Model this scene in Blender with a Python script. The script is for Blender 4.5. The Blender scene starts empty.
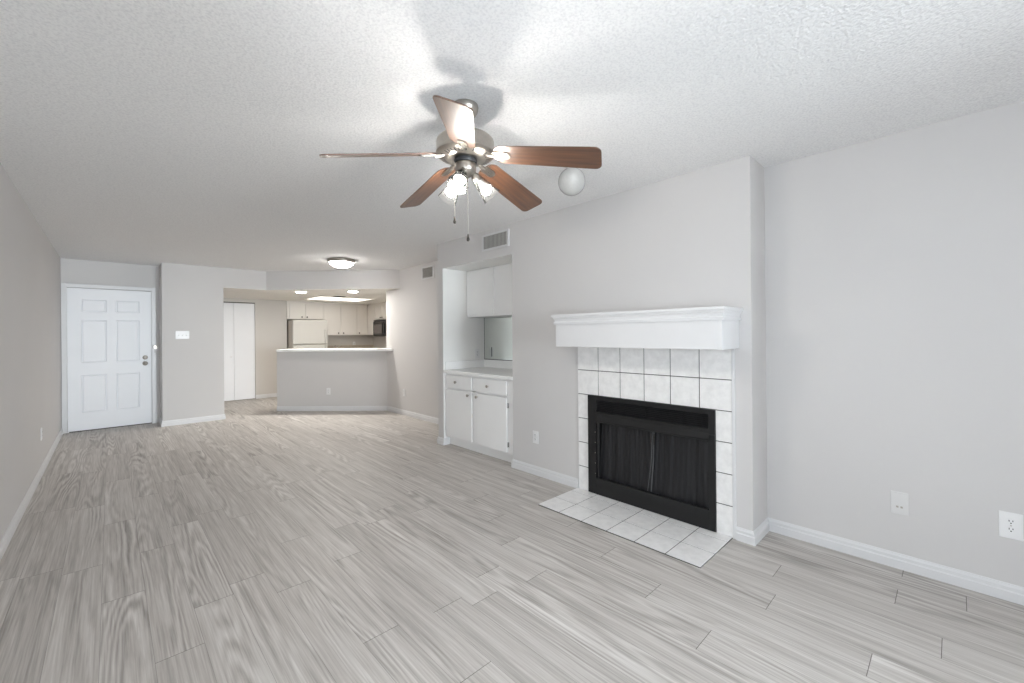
import bpy, bmesh, math, random
from mathutils import Vector, Matrix
random.seed(7)
S = bpy.context.scene
COL = S.collection
PI = math.pi

# ------------------------------------------------------------------ camera
F_PX, YAW, V0, CX0, CAM_H, ROLL, PITCH = 421.9, math.radians(43.5987), 333.68, 512.23, 1.3307, -0.0083, 0.0013
sn, cs = math.sin(YAW), math.cos(YAW)
fw = Vector((sn*math.cos(PITCH), cs*math.cos(PITCH), math.sin(PITCH)))
rt = Vector((cs, -sn, 0)); up = rt.cross(fw)
R_ = rt*math.cos(ROLL) + up*math.sin(ROLL)
U_ = up*math.cos(ROLL) - rt*math.sin(ROLL)
cam_d = bpy.data.cameras.new('camera')
cam = bpy.data.objects.new('camera', cam_d); COL.objects.link(cam)
cam_d.sensor_width = 36.0
cam_d.lens = F_PX/1024*36.0
cam_d.shift_x = (512-CX0)/1024
cam_d.shift_y = -(341.5-V0)/1024
cam_d.clip_start = 0.02
M = Matrix.Identity(4)
for i in range(3):
    M[i][0] = R_[i]; M[i][1] = U_[i]; M[i][2] = -fw[i]
M[2][3] = CAM_H
cam.matrix_world = M
S.camera = cam

# ------------------------------------------------------------------ world, exposure
W = bpy.data.worlds.new('sky'); S.world = W; W.use_nodes = True
bg = W.node_tree.nodes['Background']
bg.inputs[0].default_value = (0.87, 0.94, 1.0, 1)
bg.inputs[1].default_value = 38.0
S.view_settings.view_transform = 'Standard'
S.view_settings.look = 'None'
S.view_settings.exposure = 0.2
S.view_settings.gamma = 1.0
S.view_settings.use_curve_mapping = False
S.cycles.max_bounces = 12
S.cycles.diffuse_bounces = 8
S.cycles.transparent_max_bounces = 12
S.cycles.caustics_reflective = False
S.cycles.caustics_refractive = False
S.cycles.sample_clamp_indirect = 6.0
BULB = 390.0; DOME = 38.0; DOWN = 440.0; PANEL = 1.7

# ------------------------------------------------------------------ materials
def lin(c):
    return tuple(((v/255)/12.92 if v/255 <= 0.04045 else ((v/255+0.055)/1.055)**2.4) for v in c)

def pm(name, rgb, rough=0.5, metal=0.0, var=0.03, nscale=6.0, bump=0.0, bscale=200.0, spec=0.5, emit=0.0):
    m = bpy.data.materials.new(name); m.use_nodes = True
    nt = m.node_tree; b = nt.nodes['Principled BSDF']
    tc = nt.nodes.new('ShaderNodeTexCoord')
    n = nt.nodes.new('ShaderNodeTexNoise'); n.inputs['Scale'].default_value = nscale; n.inputs['Detail'].default_value = 4
    nt.links.new(tc.outputs['Object'], n.inputs['Vector'])
    r = nt.nodes.new('ShaderNodeValToRGB')
    c = lin(rgb)
    r.color_ramp.elements[0].position = 0.3; r.color_ramp.elements[1].position = 0.7
    r.color_ramp.elements[0].color = (*[max(0, v*(1-var)) for v in c], 1)
    r.color_ramp.elements[1].color = (*[min(1, v*(1+var)) for v in c], 1)
    nt.links.new(n.outputs['Fac'], r.inputs[0])
    nt.links.new(r.outputs[0], b.inputs['Base Color'])
    b.inputs['Roughness'].default_value = rough
    b.inputs['Metallic'].default_value = metal
    b.inputs['Specular IOR Level'].default_value = spec
    if emit:
        nt.links.new(r.outputs[0], b.inputs['Emission Color']); b.inputs['Emission Strength'].default_value = emit
    if bump:
        n2 = nt.nodes.new('ShaderNodeTexNoise'); n2.inputs['Scale'].default_value = bscale; n2.inputs['Detail'].default_value = 3
        nt.links.new(tc.outputs['Object'], n2.inputs['Vector'])
        bp = nt.nodes.new('ShaderNodeBump'); bp.inputs['Strength'].default_value = bump; bp.inputs['Distance'].default_value = 0.004
        nt.links.new(n2.outputs['Fac'], bp.inputs['Height']); nt.links.new(bp.outputs[0], b.inputs['Normal'])
    return m

MAT = {}
MAT['wall'] = pm('wall_paint', (207, 205, 204), 0.6, var=0.012, nscale=1.5, bump=0.08, bscale=90, spec=0.3)
MAT['kwall'] = pm('kitchen_wall_paint', (206, 202, 197), 0.6, var=0.012, nscale=1.5, bump=0.08, bscale=90, spec=0.3)
MAT['kceil'] = pm('smooth_ceiling_paint', (240, 237, 231), 0.7, var=0.01, nscale=2)
MAT['nook'] = pm('white_alcove_paint', (238, 238, 236), 0.55, var=0.01, nscale=2)
MAT['trim'] = pm('white_trim_paint', (217, 217, 218), 0.35, var=0.01, nscale=8)
MAT['door'] = pm('white_door_paint', (236, 237, 240), 0.38, var=0.01, nscale=3)
MAT['cab'] = pm('white_cabinet_paint', (244, 244, 244), 0.4, var=0.012, nscale=4)
MAT['kcab'] = pm('cream_cabinet_paint', (234, 230, 225), 0.45, var=0.012, nscale=4)
MAT['counter'] = pm('white_speckled_laminate', (244, 244, 243), 0.25, var=0.03, nscale=150)
MAT['plastic'] = pm('white_plastic', (231, 231, 231), 0.3, var=0.006, nscale=20)
MAT['painted'] = pm('painted_over_plastic', (216, 215, 214), 0.5, var=0.01, nscale=20)
MAT['slot'] = pm('dark_slot', (38, 38, 40), 0.5, var=0.1, nscale=30)
MAT['nickel'] = pm('brushed_nickel', (178, 172, 164), 0.3, 1.0, var=0.05, nscale=60)
MAT['chrome'] = pm('chrome', (215, 216, 218), 0.12, 1.0, var=0.02, nscale=20)
MAT['darkmetal'] = pm('dark_metal', (62, 58, 55), 0.35, 0.9, var=0.08, nscale=40)
MAT['fireblack'] = pm('matte_black_steel', (26, 26, 27), 0.42, 0.2, var=0.12, nscale=14)
MAT['louvreblack'] = pm('black_steel_slats', (40, 40, 41), 0.45, 0.2, var=0.12, nscale=14)
MAT['soot'] = pm('sooty_firebrick', (22, 21, 20), 0.9, var=0.35, nscale=9)
MAT['fridge'] = pm('almond_white_enamel', (208, 206, 201), 0.35, var=0.008, nscale=5, bump=0.04, bscale=400)
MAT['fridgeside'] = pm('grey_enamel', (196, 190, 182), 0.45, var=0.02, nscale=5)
MAT['gloss_black'] = pm('gloss_black_plastic', (18, 17, 17), 0.12, var=0.1, nscale=10)
MAT['mwglass'] = pm('smoked_window', (92, 86, 84), 0.2, var=0.12, nscale=50)
MAT['backsplash'] = pm('beige_backsplash', (186, 173, 158), 0.4, var=0.04, nscale=18)
MAT['threshold'] = pm('bronze_threshold', (84, 80, 76), 0.5, 0.4, var=0.1, nscale=30)
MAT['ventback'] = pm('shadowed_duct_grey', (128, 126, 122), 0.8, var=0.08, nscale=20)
MAT['louvre'] = pm('grey_louvre', (190, 188, 184), 0.5, var=0.03, nscale=20)
MAT['hem'] = pm('grey_curtain_hem', (88, 88, 90), 0.45, 0.3, var=0.1, nscale=30)
MAT['bulb'] = pm('lit_bulb', (255, 249, 243), 0.4, var=0.0, nscale=4, emit=BULB)
MAT['dome'] = pm('lit_frosted_dome', (255, 249, 243), 0.4, var=0.01, nscale=4, emit=DOME)
MAT['down'] = pm('lit_downlight_lens', (255, 250, 242), 0.4, var=0.0, nscale=4, emit=DOWN)
MAT['diffuser'] = pm('lit_diffuser_panel', (255, 248, 238), 0.5, var=0.02, nscale=3, emit=PANEL)

def ceiling_mat():
    m = bpy.data.materials.new('popcorn_ceiling'); m.use_nodes = True
    nt = m.node_tree; b = nt.nodes['Principled BSDF']
    b.inputs['Roughness'].default_value = 0.9; b.inputs['Specular IOR Level'].default_value = 0.1
    tc = nt.nodes.new('ShaderNodeTexCoord')
    v = nt.nodes.new('ShaderNodeTexVoronoi'); v.inputs['Scale'].default_value = 84; v.feature = 'SMOOTH_F1'; v.inputs['Smoothness'].default_value = 0.4
    n = nt.nodes.new('ShaderNodeTexNoise'); n.inputs['Scale'].default_value = 95; n.inputs['Detail'].default_value = 3; n.inputs['Roughness'].default_value = 0.65
    w = nt.nodes.new('ShaderNodeTexNoise'); w.inputs['Scale'].default_value = 40
    for x in (n, w): nt.links.new(tc.outputs['Object'], x.inputs['Vector'])
    ad = nt.nodes.new('ShaderNodeVectorMath'); ad.operation = 'MULTIPLY_ADD'
    ad.inputs[1].default_value = (0.02, 0.02, 0.02)
    nt.links.new(w.outputs['Color'], ad.inputs[0]); nt.links.new(tc.outputs['Object'], ad.inputs[2])
    nt.links.new(ad.outputs[0], v.inputs['Vector'])
    mx = nt.nodes.new('ShaderNodeMath'); mx.operation = 'SUBTRACT'
    nt.links.new(n.outputs['Fac'], mx.inputs[0]); nt.links.new(v.outputs['Distance'], mx.inputs[1])
    bp = nt.nodes.new('ShaderNodeBump'); bp.inputs['Strength'].default_value = 0.27; bp.inputs['Distance'].default_value = 0.008
    nt.links.new(mx.outputs[0], bp.inputs['Height']); nt.links.new(bp.outputs[0], b.inputs['Normal'])
    r = nt.nodes.new('ShaderNodeValToRGB')
    a, c = lin((226, 226, 227)), lin((240, 240, 240))
    r.color_ramp.elements[0].position = 0.35; r.color_ramp.elements[0].color = (*a, 1)
    r.color_ramp.elements[1].position = 0.55; r.color_ramp.elements[1].color = (*c, 1)
    nt.links.new(n.outputs['Fac'], r.inputs[0]); nt.links.new(r.outputs[0], b.inputs['Base Color'])
    return m
MAT['ceiling'] = ceiling_mat()

PLW, PLL = 0.165, 1.22
def floor_mat():
    m = bpy.data.materials.new('grey_oak_plank_vinyl'); m.use_nodes = True
    nt = m.node_tree; L = nt.links; b = nt.nodes['Principled BSDF']
    N = nt.nodes.new
    def math_(op, a, bb=None):
        x = N('ShaderNodeMath'); x.operation = op
        for i, q in enumerate((a, bb)):
            if q is None: continue
            if isinstance(q, (int, float)): x.inputs[i].default_value = q
            else: L.new(q, x.inputs[i])
        return x.outputs[0]
    tc = N('ShaderNodeTexCoord'); sp = N('ShaderNodeSeparateXYZ'); L.new(tc.outputs['Object'], sp.inputs[0])
    X, Y = sp.outputs['X'], sp.outputs['Y']
    rowf = math_('DIVIDE', math_('ADD', X, 0.04), PLW)
    row = math_('FLOOR', rowf)
    wn = N('ShaderNodeTexWhiteNoise'); wn.noise_dimensions = '1D'; L.new(row, wn.inputs['W'])
    yy = math_('ADD', math_('DIVIDE', Y, PLL), wn.outputs['Value'])
    cell = math_('FLOOR', yy)
    cb = N('ShaderNodeCombineXYZ'); L.new(row, cb.inputs[0]); L.new(cell, cb.inputs[1])
    wn2 = N('ShaderNodeTexWhiteNoise'); wn2.noise_dimensions = '2D'; L.new(cb.outputs[0], wn2.inputs['Vector'])
    pid = wn2.outputs['Value']
    # seams
    fx = math_('ABSOLUTE', math_('SUBTRACT', math_('FRACT', rowf), 0.5))
    fy = math_('ABSOLUTE', math_('SUBTRACT', math_('FRACT', yy), 0.5))
    sx = math_('GREATER_THAN', fx, 0.5 - 0.0009/PLW)
    sy = math_('GREATER_THAN', fy, 0.5 - 0.0014/PLL)
    seam = math_('MAXIMUM', math_('MULTIPLY', sx, 0.45), math_('MULTIPLY', sy, 0.8))
    # grain coordinates: stretched along the plank, shifted per plank
    off = math_('MULTIPLY', pid, 37.0)
    g = N('ShaderNodeCombineXYZ')
    L.new(X, g.inputs[0]); L.new(math_('MULTIPLY', Y, 0.13), g.inputs[1]); L.new(off, g.inputs[2])
    # warp for cathedral figure
    g0 = N('ShaderNodeCombineXYZ'); L.new(X, g0.inputs[0]); L.new(math_('MULTIPLY', Y, 0.075), g0.inputs[1]); L.new(off, g0.inputs[2])
    n0 = N('ShaderNodeTexNoise'); n0.inputs['Scale'].default_value = 5.5; n0.inputs['Detail'].default_value = 1.0
    L.new(g0.outputs[0], n0.inputs['Vector'])
    wob = N('ShaderNodeTexNoise'); wob.inputs['Scale'].default_value = 60.0; wob.inputs['Detail'].default_value = 2.0
    L.new(g0.outputs[0], wob.inputs['Vector'])
    ph = math_('ADD', math_('MULTIPLY', n0.outputs['Fac'], 105.0), math_('MULTIPLY', wob.outputs['Fac'], 5.0))
    rs = math_('SINE', ph)
    g2 = N('ShaderNodeCombineXYZ'); L.new(X, g2.inputs[0]); L.new(math_('MULTIPLY', Y, 0.022), g2.inputs[1]); L.new(off, g2.inputs[2])
    n1 = N('ShaderNodeTexNoise'); n1.inputs['Scale'].default_value = 130.0; n1.inputs['Detail'].default_value = 4.0; n1.inputs['Roughness'].default_value = 0.6
    L.new(g2.outputs[0], n1.inputs['Vector'])
    n2 = N('ShaderNodeTexNoise'); n2.inputs['Scale'].default_value = 22.0; n2.inputs['Detail'].default_value = 3.0
    L.new(g2.outputs[0], n2.inputs['Vector'])
    n3 = N('ShaderNodeTexNoise'); n3.inputs['Scale'].default_value = 6.0; n3.inputs['Detail'].default_value = 1.0
    L.new(g0.outputs[0], n3.inputs['Vector'])
    rmask = math_('MULTIPLY', math_('MAXIMUM', math_('SUBTRACT', n3.outputs['Fac'], 0.42), 0.0), 0.6)
    val = math_('ADD', math_('MULTIPLY', rs, rmask), math_('MULTIPLY', math_('SUBTRACT', n1.outputs['Fac'], 0.5), 0.7))
    val = math_('ADD', val, math_('MULTIPLY', math_('SUBTRACT', n2.outputs['Fac'], 0.5), 0.5))
    val = math_('ADD', val, math_('MULTIPLY', math_('SUBTRACT', pid, 0.5), 0.10))
    val = math_('ADD', val, 0.5)
    r = N('ShaderNodeValToRGB')
    e = r.color_ramp.elements
    e[0].position = 0.12; e[0].color = (*lin((126, 120, 115)), 1)
    e[1].position = 0.88; e[1].color = (*lin((220, 217, 213)), 1)
    k = e.new(0.5); k.color = (*lin((184, 179, 174)), 1)
    L.new(val, r.inputs[0])
    mx = N('ShaderNodeMix'); mx.data_type = 'RGBA'
    L.new(seam, mx.inputs[0]); L.new(r.outputs[0], mx.inputs[6]); mx.inputs[7].default_value = (*lin((78, 73, 69)), 1)
    L.new(mx.outputs[2], b.inputs['Base Color'])
    b.inputs['Roughness'].default_value = 0.48
    b.inputs['Specular IOR Level'].default_value = 0.25
    bp = N('ShaderNodeBump'); bp.inputs['Strength'].default_value = 0.12; bp.inputs['Distance'].default_value = 0.001
    L.new(math_('SUBTRACT', val, math_('MULTIPLY', seam, 2.0)), bp.inputs['Height']); L.new(bp.outputs[0], b.inputs['Normal'])
    return m
MAT['floor'] = floor_mat()

def blade_mat():
    m = bpy.data.materials.new('walnut_blade'); m.use_nodes = True
    nt = m.node_tree; L = nt.links; b = nt.nodes['Principled BSDF']
    tc = nt.nodes.new('ShaderNodeTexCoord'); mp = nt.nodes.new('ShaderNodeMapping'); mp.inputs['Scale'].default_value = (2.0, 45, 45)
    n = nt.nodes.new('ShaderNodeTexNoise'); n.inputs['Scale'].default_value = 2.2; n.inputs['Detail'].default_value = 5
    r = nt.nodes.new('ShaderNodeValToRGB')
    r.color_ramp.elements[0].position = 0.3; r.color_ramp.elements[0].color = (*lin((58, 37, 26)), 1)
    r.color_ramp.elements[1].position = 0.72; r.color_ramp.elements[1].color = (*lin((108, 71, 46)), 1)
    L.new(tc.outputs['Object'], mp.inputs[0]); L.new(mp.outputs[0], n.inputs['Vector']); L.new(n.outputs['Fac'], r.inputs[0]); L.new(r.outputs[0], b.inputs['Base Color'])
    b.inputs['Roughness'].default_value = 0.38
    b.inputs['Coat Weight'].default_value = 0.7; b.inputs['Coat Roughness'].default_value = 0.42; b.inputs['Coat IOR'].default_value = 1.6
    return m
MAT['blade'] = blade_mat()

def tile_mat():
    m = bpy.data.materials.new('pale_glazed_tile'); m.use_nodes = True
    nt = m.node_tree; L = nt.links; b = nt.nodes['Principled BSDF']
    tc = nt.nodes.new('ShaderNodeTexCoord'); n = nt.nodes.new('ShaderNodeTexNoise'); n.inputs['Scale'].default_value = 18; n.inputs['Detail'].default_value = 5; n.inputs['Roughness'].default_value = 0.6
    r = nt.nodes.new('ShaderNodeValToRGB')
    r.color_ramp.elements[0].position = 0.32; r.color_ramp.elements[0].color = (*lin((226, 225, 224)), 1)
    r.color_ramp.elements[1].position = 0.62; r.color_ramp.elements[1].color = (*lin((238, 237, 236)), 1)
    L.new(tc.outputs['Object'], n.inputs['Vector']); L.new(n.outputs['Fac'], r.inputs[0]); L.new(r.outputs[0], b.inputs['Base Color'])
    b.inputs['Roughness'].default_value = 0.3
    return m
MAT['tile'] = tile_mat()
MAT['grout'] = pm('dark_grout', (66, 64, 62), 0.9, var=0.1, nscale=40)

def glass_mat(name, tint, transp, rough, white):
    m = bpy.data.materials.new(name); m.use_nodes = True
    nt = m.node_tree; L = nt.links
    for x in list(nt.nodes):
        if x.type != 'OUTPUT_MATERIAL': nt.nodes.remove(x)
    out = nt.nodes['Material Output']
    t = nt.nodes.new('ShaderNodeBsdfTransparent'); t.inputs[0].default_value = (*tint, 1)
    g = nt.nodes.new('ShaderNodeBsdfGlossy'); g.inputs['Roughness'].default_value = rough
    tr = nt.nodes.new('ShaderNodeBsdfTranslucent'); df = nt.nodes.new('ShaderNodeBsdfDiffuse')
    tc = nt.nodes.new('ShaderNodeTexCoord'); n = nt.nodes.new('ShaderNodeTexNoise'); n.inputs['Scale'].default_value = 90
    L.new(tc.outputs['Object'], n.inputs['Vector'])
    r = nt.nodes.new('ShaderNodeValToRGB'); r.color_ramp.elements[0].color = (0.78, 0.78, 0.77, 1); r.color_ramp.elements[1].color = (0.92, 0.92, 0.91, 1)
    L.new(n.outputs['Fac'], r.inputs[0]); L.new(r.outputs[0], tr.inputs[0]); L.new(r.outputs[0], df.inputs[0])
    m1 = nt.nodes.new('ShaderNodeMixShader'); m1.inputs[0].default_value = 0.5; L.new(tr.outputs[0], m1.inputs[1]); L.new(df.outputs[0], m1.inputs[2])
    m2 = nt.nodes.new('ShaderNodeMixShader'); m2.inputs[0].default_value = white; L.new(t.outputs[0], m2.inputs[1]); L.new(m1.outputs[0], m2.inputs[2])
    lw = nt.nodes.new('ShaderNodeLayerWeight'); lw.inputs[0].default_value = 0.12
    m3 = nt.nodes.new('ShaderNodeMixShader'); L.new(lw.outputs['Fresnel'], m3.inputs[0]); L.new(m2.outputs[0], m3.inputs[1]); L.new(g.outputs[0], m3.inputs[2])
    L.new(m3.outputs[0], out.inputs[0])
    return m
MAT['shade'] = glass_mat('ribbed_clear_glass', (0.93, 0.93, 0.92), 0, 0.08, 0.005)
MAT['globe'] = glass_mat('white_globe_glass', (0.9, 0.9, 0.89), 0, 0.15, 0.5)
MAT['pane'] = glass_mat('window_glass', (0.97, 0.98, 0.98), 0, 0.0, 0.0)
MAT['tinted'] = glass_mat('added_window_dimming_glass', (0.365, 0.37, 0.375), 0, 0.0, 0.0)  # darkened to weaken the daylight through the added left window

def mesh_mat():
    m = bpy.data.materials.new('black_spark_mesh'); m.use_nodes = True
    nt = m.node_tree; L = nt.links; b = nt.nodes['Principled BSDF']; out = nt.nodes['Material Output']
    b.inputs['Roughness'].default_value = 0.45; b.inputs['Metallic'].default_value = 0.3
    tc = nt.nodes.new('ShaderNodeTexCoord'); mp = nt.nodes.new('ShaderNodeMapping'); mp.inputs['Scale'].default_value = (1, 60, 3)
    n = nt.nodes.new('ShaderNodeTexNoise'); n.inputs['Scale'].default_value = 1.5
    r = nt.nodes.new('ShaderNodeValToRGB'); r.color_ramp.elements[0].color = (*lin((10, 10, 11)), 1); r.color_ramp.elements[1].color = (*lin((54, 54, 57)), 1)  # upright streaks put the light and shade of the folds into the colour
    L.new(tc.outputs['Object'], mp.inputs[0]); L.new(mp.outputs[0], n.inputs['Vector']); L.new(n.outputs['Fac'], r.inputs[0]); L.new(r.outputs[0], b.inputs['Base Color'])
    t = nt.nodes.new('ShaderNodeBsdfTransparent'); mx = nt.nodes.new('ShaderNodeMixShader'); mx.inputs[0].default_value = 0.93
    L.new(t.outputs[0], mx.inputs[1]); L.new(b.outputs[0], mx.inputs[2]); L.new(mx.outputs[0], out.inputs[0])
    return m
MAT['mesh'] = mesh_mat()
def mirror_mat():
    m = pm('mirror_silver', (226, 230, 226), 0.02, 1.0, var=0.003, nscale=3)
    return m
MAT['mirror'] = mirror_mat()

# ------------------------------------------------------------------ mesh helpers
class MB:
    def __init__(s): s.v = []; s.f = []; s.sm = []
    def add(s, vs, fs, smooth=False):
        o = len(s.v); s.v += [tuple(map(float, p)) for p in vs]
        for f in fs: s.f.append(tuple(i+o for i in f)); s.sm.append(smooth)
        return s
    def box(s, x0, x1, y0, y1, z0, z1):
        vs = [(x, y, z) for z in (z0, z1) for y in (y0, y1) for x in (x0, x1)]
        return s.add(vs, [(0, 2, 3, 1), (4, 5, 7, 6), (0, 1, 5, 4), (2, 6, 7, 3), (0, 4, 6, 2), (1, 3, 7, 5)])
    def prism(s, poly, z0, z1):          # poly counter-clockwise in XY
        n = len(poly)
        vs = [(x, y, z0) for x, y in poly] + [(x, y, z1) for x, y in poly]
        fs = [tuple(reversed(range(n))), tuple(range(n, 2*n))] + [(i, (i+1) % n, n+(i+1) % n, n+i) for i in range(n)]
        return s.add(vs, fs)
    def lathe(s, prof, n=32, M=None, rib=None):   # prof (r,z)
        vs = []
        for k, (r, z) in enumerate(prof):
            for i in range(n):
                a = 2*PI*i/n; rr = r
                if rib: rr = r*(1+rib(k/(len(prof)-1), a))
                vs.append(Vector((rr*math.cos(a), rr*math.sin(a), z)))
        if M is not None: vs = [M @ p for p in vs]
        fs = []
        for k in range(len(prof)-1):
            for i in range(n):
                j = (i+1) % n
                fs.append((k*n+i, k*n+j, (k+1)*n+j, (k+1)*n+i))
        m = len(prof)-1
        if prof[0][0] > 1e-6: fs.append(tuple(reversed(range(n))))
        if prof[-1][0] > 1e-6: fs.append(tuple(m*n+i for i in range(n)))
        return s.add(vs, fs, True)
    def shell(s, prof, n=32, M=None, rib=None):   # open lathe, no caps
        o = len(s.f); s.lathe(prof, n, M, rib)
        for _ in range((prof[0][0] > 1e-6) + (prof[-1][0] > 1e-6)):
            s.f.pop(); s.sm.pop()
        return s
    def tube(s, pts, r, n=8):
        pts = [Vector(p) for p in pts]; vs = []; fs = []
        for i, p in enumerate(pts):
            t = (pts[min(i+1, len(pts)-1)]-pts[max(i-1, 0)]).normalized()
            a = t.orthogonal().normalized() if i == 0 else (a - t*a.dot(t)).normalized()
            b = t.cross(a)
            rr = r[i] if isinstance(r, (list, tuple)) else r
            for k in range(n):
                q = 2*PI*k/n; vs.append(p + a*rr*math.cos(q) + b*rr*math.sin(q))
        for i in range(len(pts)-1):
            for k in range(n):
                j = (k+1) % n; fs.append((i*n+k, i*n+j, (i+1)*n+j, (i+1)*n+k))
        fs.append(tuple(reversed(range(n)))); fs.append(tuple((len(pts)-1)*n+k for k in range(n)))
        return s.add(vs, fs, True)
    def cyl(s, a, b, r, n=20): return s.tube([a, b], r, n)
    def sphere(s, c, r, n=20, m=12, sx=1, sy=1, sz=1):
        prof = [(r*math.sin(PI*k/m) if 0 < k < m else 0.0, -r*math.cos(PI*k/m)) for k in range(m+1)]
        Mx = Matrix.Translation(c) @ Matrix.Diagonal((sx, sy, sz, 1))
        return s.lathe(prof, n, Mx)

def link(name, mb, mat, parent=None, off=None, bevel=0.0, M=None):
    """one mesh object; off = location of the thing, so vertices may be given in room coordinates"""
    me = bpy.data.meshes.new(name)
    vs = mb.v
    if M is not None: vs = [tuple(M @ Vector(p)) for p in vs]
    if off is not None: vs = [(p[0]-off[0], p[1]-off[1], p[2]-off[2]) for p in vs]
    me.from_pydata(vs, [], mb.f)
    for p, q in zip(me.polygons, mb.sm): p.use_smooth = q
    bm = bmesh.new(); bm.from_mesh(me)
    bmesh.ops.remove_doubles(bm, verts=bm.verts, dist=1e-6)
    bmesh.ops.recalc_face_normals(bm, faces=bm.faces)
    for e in bm.edges:
        if len(e.link_faces) == 2 and e.calc_face_angle(0) > 0.7: e.smooth = False
    bm.to_mesh(me); bm.free()
    me.materials.append(MAT[mat] if isinstance(mat, str) else mat)
    o = bpy.data.objects.new(name, me); COL.objects.link(o)
    if parent is not None: o.parent = parent
    if bevel:
        b = o.modifiers.new('bevel', 'BEVEL'); b.width = bevel; b.segments = 2; b.limit_method = 'ANGLE'; b.angle_limit = 0.6
    return o

def struct(name, mb, mat, bevel=0.0):
    o = link(name, mb, mat, bevel=bevel); o['kind'] = 'structure'; return o

def thing(name, label, cat, loc, rotz=0.0, group=None):
    o = bpy.data.objects.new(name, None); COL.objects.link(o)
    o.empty_display_size = 0.05
    o.location = loc; o.rotation_euler = (0, 0, rotz); o['label'] = label; o['category'] = cat
    if group: o['group'] = group
    return o

def tag(o, label, cat, group=None):
    o['label'] = label; o['category'] = cat
    if group: o['group'] = group
    return o

def recenter(o, loc):
    """move a single-mesh thing's origin to loc"""
    o.data.transform(Matrix.Translation(-Vector(loc))); o.location = loc; return o

def dup(root, loc, rotz, label, group=None):
    r = root.copy(); COL.objects.link(r); r.location = loc; r.rotation_euler = (0, 0, rotz); r['label'] = label
    if group: r['group'] = group
    for ch in list(root.children):
        c = ch.copy(); COL.objects.link(c); c.parent = r
        for g in ch.children:
            d = g.copy(); COL.objects.link(d); d.parent = c
    return r

# ------------------------------------------------------------------ room dimensions (metres)
CH = 2.44                                  # ceiling
XL, XF, XR, XK = -0.498, 2.91, 3.20, 3.543 # left wall, fireplace wall, recessed wall, dining wall
YC, YN = 0.881, 4.381                      # ends of the fireplace bump
YD, YP, YB = 8.576, 8.129, 10.28           # entry wall, partition, kitchen back wall
PX0, PX1 = 0.555, 1.322
KX1 = 5.03
YK, KJ = 10.60, 2.85                        # recessed kitchen wall behind the cupboards, start of the recess
KC = 2.12                                  # dropped kitchen ceiling
YR = -8.0                                 # unseen rear wall, pushed far back to even out the daylight
B1 = (2.142, 8.331); B2 = (3.543, 6.93)    # bar front face
S1 = (1.935, 8.129); S2 = (3.543, 6.48)    # soffit front face
NY0, NY1, NX = 3.055, 4.268, 3.561         # nook opening, nook back
NZ = 2.133

struct('floor', MB().box(XL-0.12, 5.2, YR-0.12, YK+0.2, -0.1, 0.0), 'floor')
struct('ceiling', MB().box(XL-0.12, 5.2, YR-0.12, YK+0.2, CH, CH+0.1), 'ceiling')
WY0, WY1, WZ0, WZ1 = -1.1, 0.9, 0.6, 1.95          # unseen window added in the left wall for daylight, dimmed by dark glass
m = MB(); m.box(XL-0.12, XL, WY1, YD+0.2, 0, CH); m.box(XL-0.12, XL, YR-0.12, WY0, 0, CH); m.box(XL-0.12, XL, WY0, WY1, 0, WZ0); m.box(XL-0.12, XL, WY0, WY1, WZ1, CH)
struct('wall_left', m, 'wall')
struct('wall_right', MB().box(XR, XR+0.5, YR-0.12, YC, 0, CH), 'wall')
m = MB()
m.box(XF, 3.70, YC, 1.10, 0, CH)
m.box(XF, 3.70, 1.10, 2.13, 0.82, CH); m.box(3.42, 3.70, 1.10, 2.13, 0, 0.82)
m.box(XF, 3.70, 2.13, NY0, 0, CH)
m.box(XF, 3.70, NY0, NY1, NZ, CH); m.box(NX, 3.70, NY0, NY1, 0, NZ)
m.box(XF, 3.70, NY1, YN, 0, CH)
struct('wall_fireplace', m, 'wall')
m = MB(); q = 0.0015
m.box(XF+0.001, NX, NY1-q, NY1, 0, NZ); m.box(XF+0.001, NX, NY0, NY0+q, 0, NZ); m.box(XF+0.001, NX, NY0, NY1, NZ-q, NZ); m.box(NX-q/2, NX, NY0, NY1, 0, NZ)
struct('trim_alcove_lining', m, 'nook')
m = MB(); m.box(XK, XK+0.157, YN, 6.956, 0, CH); m.box(XK+0.157, KX1, 6.82, 6.956, 0, CH)
struct('wall_dining', m, 'wall')
# entry wall with the opening of the front door
DX0, DX1, DZ = -0.438, 0.455, 2.035
m = MB(); m.box(XL-0.12, DX0-0.012, YD, YD+0.14, 0, CH); m.box(DX1+0.012, PX0, YD, YD+0.14, 0, CH); m.box(DX0-0.012, DX1+0.012, YD, YD+0.14, DZ+0.012, CH); m.box(XL-0.12, PX0, YD+0.14, YD+0.2, 0, CH)
struct('wall_entry', m, 'wall')
m = MB(); m.box(PX0, PX1, YP, YP+0.115, 0, CH); m.box(PX0, PX0+0.115, YP+0.115, YB+0.12, 0, CH)
struct('wall_partition', m, 'wall')
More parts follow.
